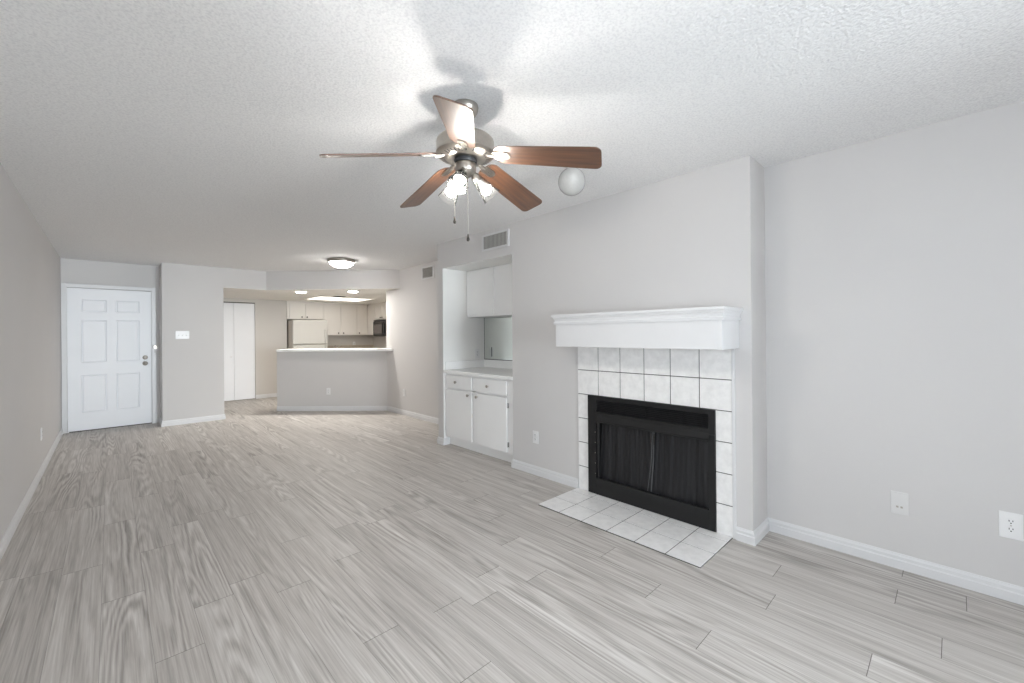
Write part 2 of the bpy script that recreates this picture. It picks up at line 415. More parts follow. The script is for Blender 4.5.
# kitchen
CL0, CL1, CLZ = 1.475, 2.232, 2.045
m = MB(); m.box(PX0+0.115, CL0, YB, YB+0.12, 0, CH); m.box(CL1, KJ, YB, YB+0.12, 0, CH); m.box(CL0, CL1, YB, YB+0.12, CLZ, CH); m.box(PX0, KJ, YB+0.12, YK+0.12, 0, CH); m.box(KJ, KX1+0.12, YK, YK+0.12, 0, CH)
struct('wall_kitchen_back', m, 'kwall')
struct('wall_kitchen_side', MB().box(KX1, KX1+0.12, 6.82, YK, 0, CH), 'kwall')
dn = Vector((0.7071, 0.7071))
def off2(p, d): return (p[0]+dn.x*d, p[1]+dn.y*d)
struct('wall_bar', MB().prism([B1, B2, (3.543, 6.956), (3.68, 6.956), off2(B1, 0.115)], 0, 1.055), 'wall')
struct('wall_soffit', MB().prism([(PX1, YP), S1, S2, (3.543, 6.62), (2.0, 8.244), (PX1, 8.244)], KC+0.003, CH), 'wall')
LP = (3.05, 4.24, 8.80, 9.77)              # light well
m = MB()
e = 0.001
m.prism([(PX0+0.115, YP+0.115), (PX1+0.0, YP+0.115), (PX1, YP+e), (S1[0]-e/2, YP+e), (3.543, S2[1]+2*e), (3.543, 6.956), (KX1, 6.956), (KX1, LP[2]), (PX0+0.115, LP[2])], KC, KC+0.04)
m.box(PX0+0.115, LP[0], LP[2], LP[3], KC, KC+0.04); m.box(LP[1], KX1, LP[2], LP[3], KC, KC+0.04); m.box(PX0+0.115, KX1, LP[3], YB, KC, KC+0.04); m.box(KJ, KX1, YB, YK, KC, KC+0.04)
struct('ceiling_kitchen', m, 'kceil')
m = MB(); w = 0.02
m.box(LP[0]-w, LP[0], LP[2], LP[3], KC+0.04, KC+0.2); m.box(LP[1], LP[1]+w, LP[2], LP[3], KC+0.04, KC+0.2)
m.box(LP[0]-w, LP[1]+w, LP[2]-w, LP[2], KC+0.04, KC+0.2); m.box(LP[0]-w, LP[1]+w, LP[3], LP[3]+w, KC+0.04, KC+0.2)
m.box(LP[0]-w, LP[1]+w, LP[2]-w, LP[3]+w, KC+0.2, KC+0.22)
struct('trim_light_well', m, 'kceil')
# unseen rear wall, its wide glazed opening added to bring in even daylight
GX0, GX1, GZ = -0.42, 3.12, 2.3
m = MB(); m.box(XL, GX0, YR-0.12, YR, 0, CH); m.box(GX1, XR, YR-0.12, YR, 0, CH); m.box(GX0, GX1, YR-0.12, YR, GZ, CH)
struct('wall_rear', m, 'wall')
struct('wall_added_light_block', MB().box(2.2, XR, -1.5, -1.38, 0, CH), 'wall')  # unseen stub added to keep rear daylight off the chimney side
m = MB(); fr = 0.05
m.box(GX0, GX0+fr, YR-0.09, YR-0.03, 0, GZ); m.box(GX1-fr, GX1, YR-0.09, YR-0.03, 0, GZ); m.box(GX0, GX1, YR-0.09, YR-0.03, GZ-fr, GZ); m.box(GX0, GX1, YR-0.09, YR-0.03, 0, fr)
m.box((GX0+GX1)/2-fr/2, (GX0+GX1)/2+fr/2, YR-0.09, YR-0.03, 0, GZ)
wd = struct('window_added_rear', m, 'trim')
link('pane', MB().box(GX0+fr, (GX0+GX1)/2-fr/2, YR-0.062, YR-0.058, fr, GZ-fr), 'pane', wd)
link('pane', MB().box((GX0+GX1)/2+fr/2, GX1-fr, YR-0.062, YR-0.058, fr, GZ-fr), 'pane', wd)
m = MB(); xa, xb = XL-0.09, XL-0.03; wm = (WY0+WY1)/2
m.box(xa, xb, WY0, WY0+fr, WZ0, WZ1); m.box(xa, xb, WY1-fr, WY1, WZ0, WZ1); m.box(xa, xb, WY0+fr, WY1-fr, WZ0, WZ0+fr); m.box(xa, xb, WY0+fr, WY1-fr, WZ1-fr, WZ1); m.box(xa, xb, wm-fr/2, wm+fr/2, WZ0+fr, WZ1-fr)
wd = struct('window_added_left', m, 'trim')  # added out of view to light the right-hand walls
link('pane', MB().box(XL-0.062, XL-0.058, WY0+fr, wm-fr/2, WZ0+fr, WZ1-fr), 'tinted', wd)
link('pane', MB().box(XL-0.062, XL-0.058, wm+fr/2, WY1-fr, WZ0+fr, WZ1-fr), 'tinted', wd)
pl2 = bpy.data.lights.new('daylight_opening', 'AREA'); pl2.shape = 'RECTANGLE'; pl2.size = WY1-WY0; pl2.size_y = WZ1-WZ0; pl2.cycles.is_portal = True
po2 = bpy.data.objects.new('daylight_opening', pl2); COL.objects.link(po2); po2.location = (XL-0.13, wm, (WZ0+WZ1)/2); po2.rotation_euler = (PI/2, 0, -PI/2)
# daylight guide in that opening
pl = bpy.data.lights.new('daylight_opening', 'AREA'); pl.shape = 'RECTANGLE'; pl.size = GX1-GX0; pl.size_y = GZ; pl.cycles.is_portal = True
po = bpy.data.objects.new('daylight_opening', pl); COL.objects.link(po); po.location = ((GX0+GX1)/2, YR-0.13, GZ/2); po.rotation_euler = (PI/2, 0, 0)

# ------------------------------------------------------------------ baseboards
BPROF = [(0, 0), (0.015, 0), (0.015, 0.046), (0.011, 0.052), (0.0105, 0.068), (0.005, 0.078), (0.004, 0.083), (0, 0.083)]
def baseboard(name, path):
    """path walked with the room on its left"""
    P = [Vector(p) for p in path]; n = len(P); off = []
    for i in range(n):
        d0 = (P[i]-P[i-1]).normalized() if i > 0 else None
        d1 = (P[i+1]-P[i]).normalized() if i < n-1 else None
        if d0 is None: d0 = d1
        if d1 is None: d1 = d0
        n0 = Vector((-d0.y, d0.x)); n1 = Vector((-d1.y, d1.x))
        b = (n0+n1).normalized(); off.append(b/max(0.2, b.dot(n0)))
    k = len(BPROF); vs = []
    for i in range(n):
        for (t, z) in BPROF:
            q = P[i]+off[i]*t; vs.append((q.x, q.y, z))
    fs = [(i*k+j, i*k+(j+1) % k, (i+1)*k+(j+1) % k, (i+1)*k+j) for i in range(n-1) for j in range(k)]
    fs += [tuple(range(k)), tuple((n-1)*k+j for j in range(k))]
    m = MB(); m.add(vs, fs)
    return struct(name, m, 'trim')
baseboard('baseboard_left', [(XL, YD-0.02), (XL, WY1+0.01)])
baseboard('baseboard_right', [(XR, YR), (XR, YC), (XF, YC), (XF, 0.978)])
baseboard('baseboard_fireplace', [(XF, 2.238), (XF, NY0), (XF+0.05, NY0)])
baseboard('baseboard_dining', [(XF+0.075, NY1), (XF, NY1), (XF, YN), (XK, YN), (XK, B2[1]), B1])
baseboard('baseboard_partition', [(PX1, YP+0.1), (PX1, YP), (PX0, YP), (PX0, YD-0.02)])
baseboard('baseboard_kitchen_back', [(KJ, YB), (CL1+0.002, YB)])

# ------------------------------------------------------------------ front door
m = MB(); yt = YD-0.02
m.box(DX0-0.058, DX0-0.006, yt, YD, 0, DZ+0.06); m.box(DX1+0.006, DX1+0.06, yt, YD, 0, DZ+0.06); m.box(DX0-0.006, DX1+0.006, yt, YD, DZ+0.006, DZ+0.06)
m.box(DX0-0.012, DX0-0.003, YD, YD+0.12, 0, DZ+0.012); m.box(DX1+0.003, DX1+0.012, YD, YD+0.12, 0, DZ+0.012); m.box(DX0-0.003, DX1+0.003, YD, YD+0.12, DZ+0.003, DZ+0.012)
struct('trim_1', m, 'trim', bevel=0.004)
def panel_door():
    W = DX1-DX0; Hh = DZ-0.012
    xs = [0, 0.125, 0.395, 0.49, 0.76, W]
    xs = [0, 0.135, 0.40, 0.495, 0.76, W]
    zs = [0, 0.25, 0.79, 0.96, 1.575, 1.685, 1.865, Hh]
    bm = bmesh.new()
    V = [[bm.verts.new((x, 0, z)) for x in xs] for z in zs]
    pan = []
    for j in range(len(zs)-1):
        for i in range(len(xs)-1):
            f = bm.faces.new((V[j][i], V[j][i+1], V[j+1][i+1], V[j+1][i]))
            if i in (1, 3) and j in (1, 3, 5): pan.append(f)
    bm.normal_update()
    for th, dp in ((0.003, 0), (0.007, -0.020), (0.013, 0.0), (0.007, 0.018)):
        bmesh.ops.inset_individual(bm, faces=pan, thickness=th, depth=dp)
    # back and edges
    B = [bm.verts.new(p) for p in ((0, 0.044, 0), (W, 0.044, 0), (W, 0.044, Hh), (0, 0.044, Hh))]
    bm.faces.new((B[0], B[3], B[2], B[1]))
    bm.faces.new([V[0][i] for i in range(len(xs))][::-1] + [B[0], B[1]])
    bm.faces.new([V[-1][i] for i in range(len(xs))] + [B[2], B[3]])
    bm.faces.new([V[j][0] for j in range(len(zs))] + [B[3], B[0]])
    bm.faces.new([V[j][-1] for j in range(len(zs))][::-1] + [B[1], B[2]])
    m = MB(); bm.verts.index_update()
    m.add([v.co[:] for v in bm.verts], [[v.index for v in f.verts] for f in bm.faces]); bm.free()
    m.v = [(x+DX0, y+YD+0.002, z+0.012) for x, y, z in m.v]
    return m
door = struct('door_1', panel_door(), 'door')
def ring_knob(z, big):
    m = MB(); Mx = Matrix.Translation((0.384, YD+0.002, z)) @ Matrix.Rotation(PI/2, 4, 'X')
    if big: m.lathe([(0.033, 0), (0.033, 0.004), (0.028, 0.008), (0.012, 0.011), (0.011, 0.03), (0.022, 0.036), (0.027, 0.048), (0.024, 0.06), (0.012, 0.066), (0, 0.067)], 28, Mx)
    else: m.lathe([(0.032, 0), (0.032, 0.008), (0.026, 0.016), (0.018, 0.02), (0, 0.021)], 28, Mx)
    return m
kb = link('door_knob', ring_knob(0.932, True), 'nickel', door)
db = link('deadbolt', ring_knob(1.022, False), 'nickel', door)
link('thumb_turn', MB().box(0.38, 0.388, YD-0.036, YD-0.018, 1.008, 1.036), 'nickel', db, bevel=0.002)
for z in (0.22, 1.02, 1.83):
    link('hinge', MB().cyl((DX0-0.004, YD-0.006, z-0.045), (DX0-0.004, YD-0.006, z+0.045), 0.006, 12).box(DX0-0.02, DX0-0.004, YD-0.022, YD-0.02, z-0.045, z+0.045), 'trim', door)
struct('trim_2', MB().box(DX0-0.003, DX1+0.003, YD-0.012, YD+0.12, 0, 0.012), 'threshold')

# swing-bar door guard on the casing
t = thing('door_guard', 'small pale swing-bar door guard on the right casing of the front door', 'door guard', (DX1+0.045, YD-0.02, 1.17))
gx, gy, gz = t.location
link('mounting_plate', MB().box(gx-0.012, gx+0.012, gy-0.004, gy, gz-0.03, gz+0.03), 'nickel', t, t.location, 0.001)
mm = MB(); pts = [(gx+0.026*math.cos(a), gy-0.012, gz+0.012+0.026*math.sin(a)) for a in [PI*2*i/20 for i in range(21)]]
mm.tube(pts, 0.005, 8)
link('loop', mm, 'nickel', t, t.location)
link('swing_bar', MB().tube([(gx-0.006, gy-0.01, gz-0.015), (gx-0.008, gy-0.012, gz-0.09), (gx+0.006, gy-0.012, gz-0.095), (gx+0.006, gy-0.01, gz-0.015)], 0.0045, 8), 'plastic', t, t.location)

# door stop low on the left baseboard
t = thing('door_stop', 'white spring door stop sticking out from the left baseboard by the front door', 'door stop', (XL+0.015, 8.32, 0.045))
x0, y0, z0 = t.location
sp = [(x0+0.004+0.05*i/60, y0+0.006*math.cos(i*0.9), z0+0.006*math.sin(i*0.9)) for i in range(61)]
link('spring', MB().tube(sp, 0.0018, 6), 'plastic', t, t.location)
link('base', MB().cyl((x0, y0, z0), (x0+0.006, y0, z0), 0.011), 'plastic', t, t.location)
link('rubber_tip', MB().cyl((x0+0.053, y0, z0), (x0+0.07, y0, z0), 0.009), 'plastic', t, t.location)

# ------------------------------------------------------------------ closet bifold door
m = MB(); lw = (CL1-CL0-0.012)/2
lf = MB().box(CL0+0.002, CL0+lw, YB+0.012, YB+0.042, 0.012, CLZ-0.022)
d2 = struct('door_2', lf, 'door', bevel=0.002)
link('door_leaf', MB().box(CL0+lw+0.004, CL1-0.006, YB+0.012, YB+0.042, 0.012, CLZ-0.022), 'door', d2, bevel=0.002)
Mx = Matrix.Translation((1.80, YB+0.012, 0.915)) @ Matrix.Rotation(PI/2, 4, 'X')
link('knob', MB().lathe([(0.008, 0), (0.008, 0.012), (0.016, 0.02), (0.015, 0.028), (0, 0.032)], 18, Mx), 'plastic', d2)
link('track', MB().box(CL0, CL1, YB+0.01, YB+0.04, CLZ-0.016, CLZ), 'darkmetal', d2)

# ------------------------------------------------------------------ outlets, switches
def wall_empty(name, label, cat, loc, rz, group=None): return thing(name, label, cat, loc, rz, group)
# local frame: plate in XZ, front towards -Y
def make_outlet(name, label, loc, rz, w=0.072, h=0.118, group=None, slots=True):
    t = thing(name, label, 'outlet', loc, rz, group)
    link('cover_plate', MB().box(-w/2, w/2, -0.006, 0, -h/2, h/2), 'plastic', t, bevel=0.003)
    for s in (1, -1):
        zc = s*0.0195
        poly = []
        for i in range(20):
            a = 2*PI*i/20; poly.append((max(-0.0145, min(0.0145, 0.0175*math.cos(a))), 0.0145*math.sin(a)))
        mm = MB(); mm.prism(poly, 0, 0.002); mm.v = [(x, -0.006-z, y+zc) for x, y, z in mm.v]
        r = link('receptacle', mm, 'plastic', t)
        if slots:
            mm = MB(); mm.box(-0.0075, -0.0045, -0.0086, -0.0078, zc, zc+0.008); mm.box(0.0045, 0.0075, -0.0086, -0.0078, zc+0.001, zc+0.008)
            mm.cyl((0, -0.0086, zc-0.007), (0, -0.0078, zc-0.007), 0.003, 10)
            link('slots', mm, 'slot', r)
    link('screw', MB().cyl((0, -0.0075, 0), (0, -0.006, 0), 0.003, 10), 'nickel', t)
    return t
PXW = -PI/2      # plate facing -X (right-hand walls)
out0 = make_outlet('power_outlet', 'large white duplex outlet at the far right edge, low on the right wall', (XR, -0.182, 0.371), PXW, 0.079, 0.13, 'wall outlets')
out1 = make_outlet('power_outlet', 'white duplex outlet low on the wall between fireplace and white cabinet', (XF, 2.745, 0.355), PXW, group='wall outlets')
dup(out1, (XL, 6.19, 0.39), PI/2, 'white outlet low on the long left wall, seen nearly edge-on', 'wall outlets')
dup(out1, (XK, 6.345, 0.37), PXW, 'white outlet on the wall just right of the breakfast bar', 'wall outlets')
dup(out1, (2.797, 7.676, 0.346), -PI/4, 'white outlet in the middle of the breakfast bar front', 'wall outlets')
dup(out1, (3.432, NY1, 1.085), 0, 'white outlet above the counter, on the left side of the alcove', 'wall outlets')
dup(out1, (4.506, YK, 1.115), 0, 'pale outlet on the kitchen backsplash, under the wall cupboards', 'wall outlets')
# cable plate
t = thing('cable_plate', 'white cable jack plate with two small ports, low on the right wall', 'wall plate', (XR, 0.222, 0.366), PXW)
link('cover_plate', MB().box(-0.037, 0.037, -0.006, 0, -0.063, 0.063), 'painted', t, bevel=0.003)
link('insert', MB().box(-0.027, 0.027, -0.0072, -0.006, -0.05, 0.05), 'painted', t, bevel=0.001)
for s in (-1, 1): link('port', MB().box(s*0.009-0.005, s*0.009+0.005, -0.009, -0.0072, -0.025, -0.015), 'nickel', t)
# triple switch
t = thing('light_switch', 'white triple toggle switch plate on the wall right of the front door', 'light switch', (0.795, YP, 1.36))
link('cover_plate', MB().box(-0.083, 0.083, -0.006, 0, -0.06, 0.06), 'plastic', t, bevel=0.003)
for i in (-1, 0, 1):
    link('toggle', MB().add([(i*0.046-0.005, -0.006, -0.012), (i*0.046+0.005, -0.006, -0.012), (i*0.046+0.005, -0.006, 0.012), (i*0.046-0.005, -0.006, 0.012), (i*0.046-0.004, -0.019, 0.004), (i*0.046+0.004, -0.019, 0.004), (i*0.046+0.004, -0.017, 0.012), (i*0.046-0.004, -0.017, 0.012)], [(0, 1, 5, 4), (1, 2, 6, 5), (2, 3, 7, 6), (3, 0, 4, 7), (4, 5, 6, 7), (0, 3, 2, 1)]), 'plastic', t)

# ------------------------------------------------------------------ air vents
t = thing('air_vent', 'white air register with upright louvres above the alcove, under the ceiling', 'vent', (XF, 3.296, 2.307), PXW)
w, h, b = 0.212, 0.085, 0.026
m = MB(); m.box(-w, -w+b, -0.012, 0, -h, h); m.box(w-b, w, -0.012, 0, -h, h); m.box(-w+b, w-b, -0.012, 0, h-b*0.7, h); m.box(-w+b, w-b, -0.012, 0, -h, -h+b*0.7)
link('frame', m, 'trim', t, bevel=0.002)
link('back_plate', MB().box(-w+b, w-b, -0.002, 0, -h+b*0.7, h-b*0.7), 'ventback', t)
for i in range(18):
    x = -w+b+0.010+i*(2*(w-b)-0.020)/17
    mm = MB(); zz0, zz1 = -h+b*0.7, h-b*0.7
    mm.box(x-0.0026, x+0.0026, -0.0105, -0.007, zz0, zz1)
    link('louvre', mm, 'louvre', t)
t = thing('return_vent', 'small square white vent with grey grille high on the dining wall', 'vent', (XK, 5.587, 2.292), PXW)
w, h, b = 0.175, 0.098, 0.032
m = MB(); m.box(-w, -w+b, -0.012, 0, -h, h); m.box(w-b, w, -0.012, 0, -h, h); m.box(-w+b, w-b, -0.012, 0, h-b*0.7, h); m.box(-w+b, w-b, -0.012, 0, -h, -h+b*0.7)
link('frame', m, 'trim', t, bevel=0.002)
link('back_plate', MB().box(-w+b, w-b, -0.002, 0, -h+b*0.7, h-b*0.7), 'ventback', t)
for i in range(9):
    z = -h+b*0.7+0.009+i*(2*(h-b*0.7)-0.018)/8
    link('louvre', MB().add([(-w+b, -0.010, z-0.004), (w-b, -0.010, z-0.004), (w-b, -0.010, z-0.003), (-w+b, -0.010, z-0.003), (-w+b, -0.003, z+0.004), (w-b, -0.003, z+0.004), (w-b, -0.003, z+0.005), (-w+b, -0.003, z+0.005)], [(0, 1, 2, 3), (4, 7, 6, 5), (0, 4, 5, 1), (3, 2, 6, 7), (0, 3, 7, 4), (1, 5, 6, 2)]), 'louvre', t)

# ------------------------------------------------------------------ fireplace
TY0, TY1, TZ = 0.999, 2.233, 0.2045
FY0, FY1, FZ = 1.10, 2.125, 0.817
XT = XF-0.009
t = thing('tile_surround', 'pale square wall tiles with dark grout around the black firebox', 'tile surround', (XF, (TY0+TY1)/2, 0))
m = MB(); tiles = MB(); TW = (TY1-TY0)/6; g = 0.003
m.box(XF-0.005, XF, TY0, FY0, 0, 1.228); m.box(XF-0.005, XF, FY1, TY1, 0, 1.228); m.box(XF-0.005, XF, FY0, FY1, FZ, 1.228)
link('grout', m, 'grout', t, t.location)
for r in range(6):
    z0, z1 = r*TZ+g, min((r+1)*TZ-g, 1.228)
    if r < 4:
        tiles.box(XT, XF-0.004, TY0, FY0-0.001, z0, z1); tiles.box(XT, XF-0.004, FY1+0.001, TY1, z0, z1)
    else:
        for k in range(6): tiles.box(XT, XF-0.004, TY0+k*TW+(g if k else 0), TY0+(k+1)*TW-(g if k < 5 else 0), z0, z1)
link('tiles', tiles, 'tile', t, t.location, 0.001)
link('edge_trim', MB().box(XF-0.011, XF, TY0-0.021, TY0-0.001, 0, 1.228), 'trim', t, t.location, 0.003)

HX0 = 2.4045
t = thing('hearth', 'flat tiled hearth slab on the floor in front of the fireplace', 'hearth', (2.65, (TY0+TY1)/2, 0))
link('slab', MB().box(HX0, XF-0.012, TY0+0.002, TY1+0.012, 0, 0.0065), 'grout', t, t.location)
tiles = MB(); hw = (TY1+0.012-TY0-0.002)/6
xs = [HX0, HX0+0.2045, HX0+0.409, XF-0.012]
for i in range(3):
    for k in range(6):
        tiles.box(xs[i]+(g if i else 0), xs[i+1]-g, TY0+0.002+k*hw+(g if k else 0), TY0+0.002+(k+1)*hw-(g if k < 5 else 0), 0.004, 0.009)
link('tiles', tiles, 'tile', t, t.location, 0.001)

t = thing('firebox', 'black steel fireplace insert with louvred top and drawn spark curtains', 'fireplace', (XF-0.02, (FY0+FY1)/2, 0.01))
L0 = t.location; xf = XF-0.022
oy0, oy1, oz0, oz1 = 1.142, 2.022, 0.146, 0.60
ly0, ly1, lz0, lz1 = 1.142, 2.045, 0.688, 0.782
zb = 0.0105
m = MB()
m.box(xf, XF-0.002, FY0, oy0, zb, FZ); m.box(xf, XF-0.002, oy1+0.022, FY1, zb, FZ)
m.box(xf, XF-0.002, oy0, oy1+0.022, zb, oz0); m.box(xf, XF-0.002, oy0, oy1+0.022, oz1, lz0); m.box(xf, XF-0.002, oy0, oy1+0.022, lz1, FZ)
link('face_frame', m, 'fireblack', t, L0, 0.0015)
m = MB()   # fire chamber
m.box(XF+0.005, 3.40, FY0+0.012, oy0-0.01, 0.03, 0.8); m.box(XF+0.005, 3.40, oy1+0.03, FY1-0.012, 0.03, 0.8); m.box(3.37, 3.40, oy0-0.01, oy1+0.03, 0.03, 0.8)
m.box(XF+0.005, 3.37, oy0-0.01, oy1+0.03, 0.03, 0.10); m.box(XF+0.005, 3.37, oy0-0.01, oy1+0.03, 0.66, 0.8)
link('fire_chamber', m, 'soot', t, L0)
for k in range(7):
    z = lz0+0.004+k*(lz1-lz0-0.008)/6.5
    link('louvre', MB().add([(xf+0.006, ly0, z), (xf+0.006, ly1, z), (xf+0.003, ly1, z+0.003), (xf+0.003, ly0, z+0.003), (xf+0.02, ly0, z+0.008), (xf+0.02, ly1, z+0.008), (xf+0.018, ly1, z+0.011), (xf+0.018, ly0, z+0.011)], [(0, 1, 2, 3), (4, 7, 6, 5), (0, 4, 5, 1), (3, 2, 6, 7), (0, 3, 7, 4), (1, 5, 6, 2)]), 'louvreblack', t, L0)
link('louvre_back', MB().box(XF-0.001, XF+0.004, ly0-0.004, ly1+0.004, lz0-0.004, lz1+0.004), 'slot', t, L0)
for y in (1.31, 1.60, 1.89): link('louvre_stay', MB().box(xf+0.002, xf+0.006, y-0.0015, y+0.0015, lz0, lz1), 'fireblack', t, L0)
# sloping lip over the opening
m = MB(); n_ = 2
a = [(xf, 0.66), (xf-0.010, 0.622), (xf-0.010, 0.610), (xf-0.006, 0.608), (xf, 0.612)]
m.add([(x, 1.135, z) for x, z in a]+[(x, 2.03, z) for x, z in a], [tuple(range(5)), tuple(range(9, 4, -1))]+[(i, (i+1) % 5, 5+(i+1) % 5, 5+i) for i in range(5)])
link('lip', m, 'fireblack', t, L0)
link('seam_strip', MB().box(xf-0.003, xf, FY0, 1.135, 0.646, 0.652), 'louvreblack', t, L0)
m = MB()    # inner frame of the opening
m.box(xf+0.004, XF, oy1-0.002, oy1+0.012, oz0, oz1)
link('side_rail', m, 'louvreblack', t, L0)
for i in range(5): link('rivet', MB().box(xf-0.001, xf+0.001, oy1+0.027, oy1+0.032, oz0+0.03+i*0.085, oz0+0.037+i*0.085), 'nickel', t, L0)
def curtain(ya, yb, ph, lean):
    m = MB(); ny, nz = 110, 14; vs = []; fs = []
    for j in range(nz+1):
        for i in range(ny+1):
            u = i/ny; v = j/nz
            y = ya+(yb-ya)*u + lean*(1-v)*(u if lean > 0 else 1-u)*1.0
            amp = 0.004*(0.55+0.45*math.sin(u*9+ph))
            x = XF+0.02+amp*math.sin(u*24+ph+0.5*math.sin(u*17+v*1.2))+0.0012*math.sin(u*71+ph)+0.006*(1-v)*math.sin(u*7+ph)
            vs.append((x, y, oz0-0.02+(oz1+0.03-oz0)*v))
    for j in range(nz):
        for i in range(ny):
            q = j*(ny+1)+i; fs.append((q, q+1, q+ny+2, q+ny+1))
    m.add(vs, fs, True)
    return m
link('spark_curtain', curtain(1.12, 1.553, 0.4, 0.035), 'mesh', t, L0)
link('spark_curtain', curtain(1.565, 2.01, 2.1, 0.03), 'mesh', t, L0)
for y in (1.54, 1.566): link('pull_handle', MB().tube([(XF-0.002, y, 0.585), (XF-0.006, y, 0.575), (XF-0.006, y, 0.515), (XF-0.002, y, 0.505)], 0.0035, 8), 'darkmetal', t, L0)
link('curtain_hem', MB().tube([(XF+0.004, 1.545, 0.60), (XF+0.002, 1.553, 0.35), (XF+0.003, 1.572, oz0+0.002)], 0.0045, 8), 'hem', t, L0)
link('curtain_hem', MB().tube([(XF+0.004, 1.556, 0.60), (XF+0.002, 1.570, 0.35), (XF+0.003, 1.600, oz0+0.002)], 0.003, 8), 'hem', t, L0)
link('curtain_rod', MB().cyl((XF+0.02, oy0-0.005, 0.612), (XF+0.02, oy1+0.012, 0.612), 0.005, 10), 'darkmetal', t, L0)
link('gas_pipe', MB().cyl((3.12, 1.25, 0.24), (3.12, 1.80, 0.24), 0.011, 10), 'chrome', t, L0)

t = thing('mantel', 'white boxed mantel shelf with stepped crown moulding over the fireplace', 'mantel', (XF, 1.598, 1.228))
MX, MY0, MY1 = 2.626, 0.953, 2.242
def ring_box(m, o, z0, z1): m.box(MX-o, XF, MY0-o, MY1+o, z0, z1)
m = MB(); ring_box(m, 0, 1.228, 1.418)
link('box_front', m, 'trim', t, t.location, 0.002)
def crown(prof):
    # prof (outset, z) swept round front and both ends
    m = MB(); k = len(prof); vs = []
    for (o, z) in prof: vs += [(XF, MY0-o, z), (MX-o, MY0-o, z), (MX-o, MY1+o, z), (XF, MY1+o, z)]
    fs = [(i*4+j, i*4+j+1, (i+1)*4+j+1, (i+1)*4+j) for i in range(k-1) for j in range(3)]
    fs += [(0, 1, 2, 3), tuple((k-1)*4+j for j in range(4))]
    m.add(vs, fs); return m
link('crown_moulding', crown([(0.0, 1.406), (0.013, 1.406), (0.014, 1.424), (0.005, 1.427), (0.005, 1.433), (0.009, 1.446), (0.017, 1.456), (0.017, 1.464)]), 'trim', t, t.location)
m = MB(); ring_box(m, 0.028, 1.464, 1.485)
link('shelf', m, 'trim', t, t.location, 0.005)

# ------------------------------------------------------------------ alcove cabinets
def knob(loc, facing='x'):
    Mx = Matrix.Translation(loc) @ (Matrix.Rotation(-PI/2, 4, 'Y') if facing == 'x' else Matrix.Rotation(PI/2, 4, 'X'))
    return MB().lathe([(0.007, 0), (0.006, 0.008), (0.010, 0.012), (0.0155, 0.016), (0.0165, 0.021), (0.013, 0.026), (0, 0.028)], 20, Mx)
fx = 2.945; px = 2.925
t = thing('base_cabinet', 'white two-drawer two-door base cabinet built into the wall alcove', 'cabinet', (3.25, (NY0+NY1)/2, 0))
L0 = t.location
m = MB(); m.box(fx+0.02, NX-0.004, NY0+0.004, NY1-0.004, 0.10, 0.868)
m.box(fx, fx+0.02, NY0+0.004, 3.165, 0.10, 0.868); m.box(fx, fx+0.02, 4.25, NY1-0.004, 0.10, 0.868); m.box(fx, fx+0.02, 3.165, 4.25, 0.10, 0.13); m.box(fx, fx+0.02, 3.165, 4.25, 0.848, 0.868)
m.box(fx, fx+0.02, 3.69, 3.74, 0.13, 0.848); m.box(fx, fx+0.02, 3.165, 4.25, 0.685, 0.70)
link('body', m, 'cab', t, L0)
link('toe_kick', MB().box(3.0, 3.018, NY0+0.004, NY1-0.004, 0, 0.10), 'cab', t, L0)
for (a, b_, ky) in ((3.745, 4.246, 4.03), (3.168, 3.683, 3.457)):
    d = link('drawer', MB().box(px, fx-0.001, a, b_, 0.704, 0.848), 'cab', t, L0, 0.003)
    link('knob', knob((px, ky, 0.775)), 'nickel', d, L0)
for (a, b_, ky) in ((3.745, 4.246, 3.80), (3.168, 3.683, 3.64)):
    d = link('door', MB().box(px, fx-0.001, a, b_, 0.122, 0.682), 'cab', t, L0, 0.003)
    link('knob', knob((px, ky, 0.642)), 'nickel', d, L0)
    hy = 3.16 if a < 3.5 else 4.252
    for z in (0.20, 0.60):
        link('hinge', MB().box(fx-0.004, fx, hy-0.012, hy+0.008, z-0.026, z+0.026).cyl((fx-0.008, hy+0.004, z-0.026), (fx-0.008, hy+0.004, z+0.026), 0.005, 10), 'chrome', d, L0)
t = thing('alcove_countertop', 'white laminate countertop with low upstand above the alcove base cabinet', 'countertop', (3.25, (NY0+NY1)/2, 0.869))
L0 = t.location
link('slab', MB().box(2.905, NX-0.003, NY0+0.002, NY1-0.002, 0.869, 0.906), 'counter', t, L0, 0.006)
link('backsplash', MB().box(NX-0.023, NX-0.003, NY0+0.002, NY1-0.002, 0.906, 1.004), 'counter', t, L0, 0.003)
link('side_splash', MB().box(2.93, NX-0.023, NY1-0.022, NY1-0.002, 0.906, 1.004), 'counter', t, L0, 0.003)
link('side_splash', MB().box(2.93, NX-0.023, NY0+0.002, NY0+0.022, 0.906, 1.004), 'counter', t, L0, 0.003)
t = thing('wall_cabinet', 'white two-door wall cabinet hung high in the alcove above the mirror', 'cabinet', (3.42, (NY0+NY1)/2, 1.55), group=None)
L0 = t.location; ux = 3.277
m = MB(); m.box(ux, NX-0.008, NY0+0.003, NY1-0.003, 1.55, NZ-0.002)
link('body', m, 'cab', t, L0, 0.002)
link('door', MB().box(ux-0.018, ux-0.001, 3.742, 4.25, 1.573, 2.112), 'cab', t, L0, 0.003)
link('door', MB().box(ux-0.018, ux-0.001, 3.075, 3.692, 1.573, 2.112), 'cab', t, L0, 0.003)
t = thing('alcove_mirror', 'frameless mirror on the alcove back wall above the countertop', 'mirror', (NX, (NY0+NY1)/2, 1.006))
L0 = t.location
link('glass', MB().box(NX-0.006, NX-0.001, NY0+0.003, NY1-0.006, 1.006, 1.549), 'mirror', t, L0)
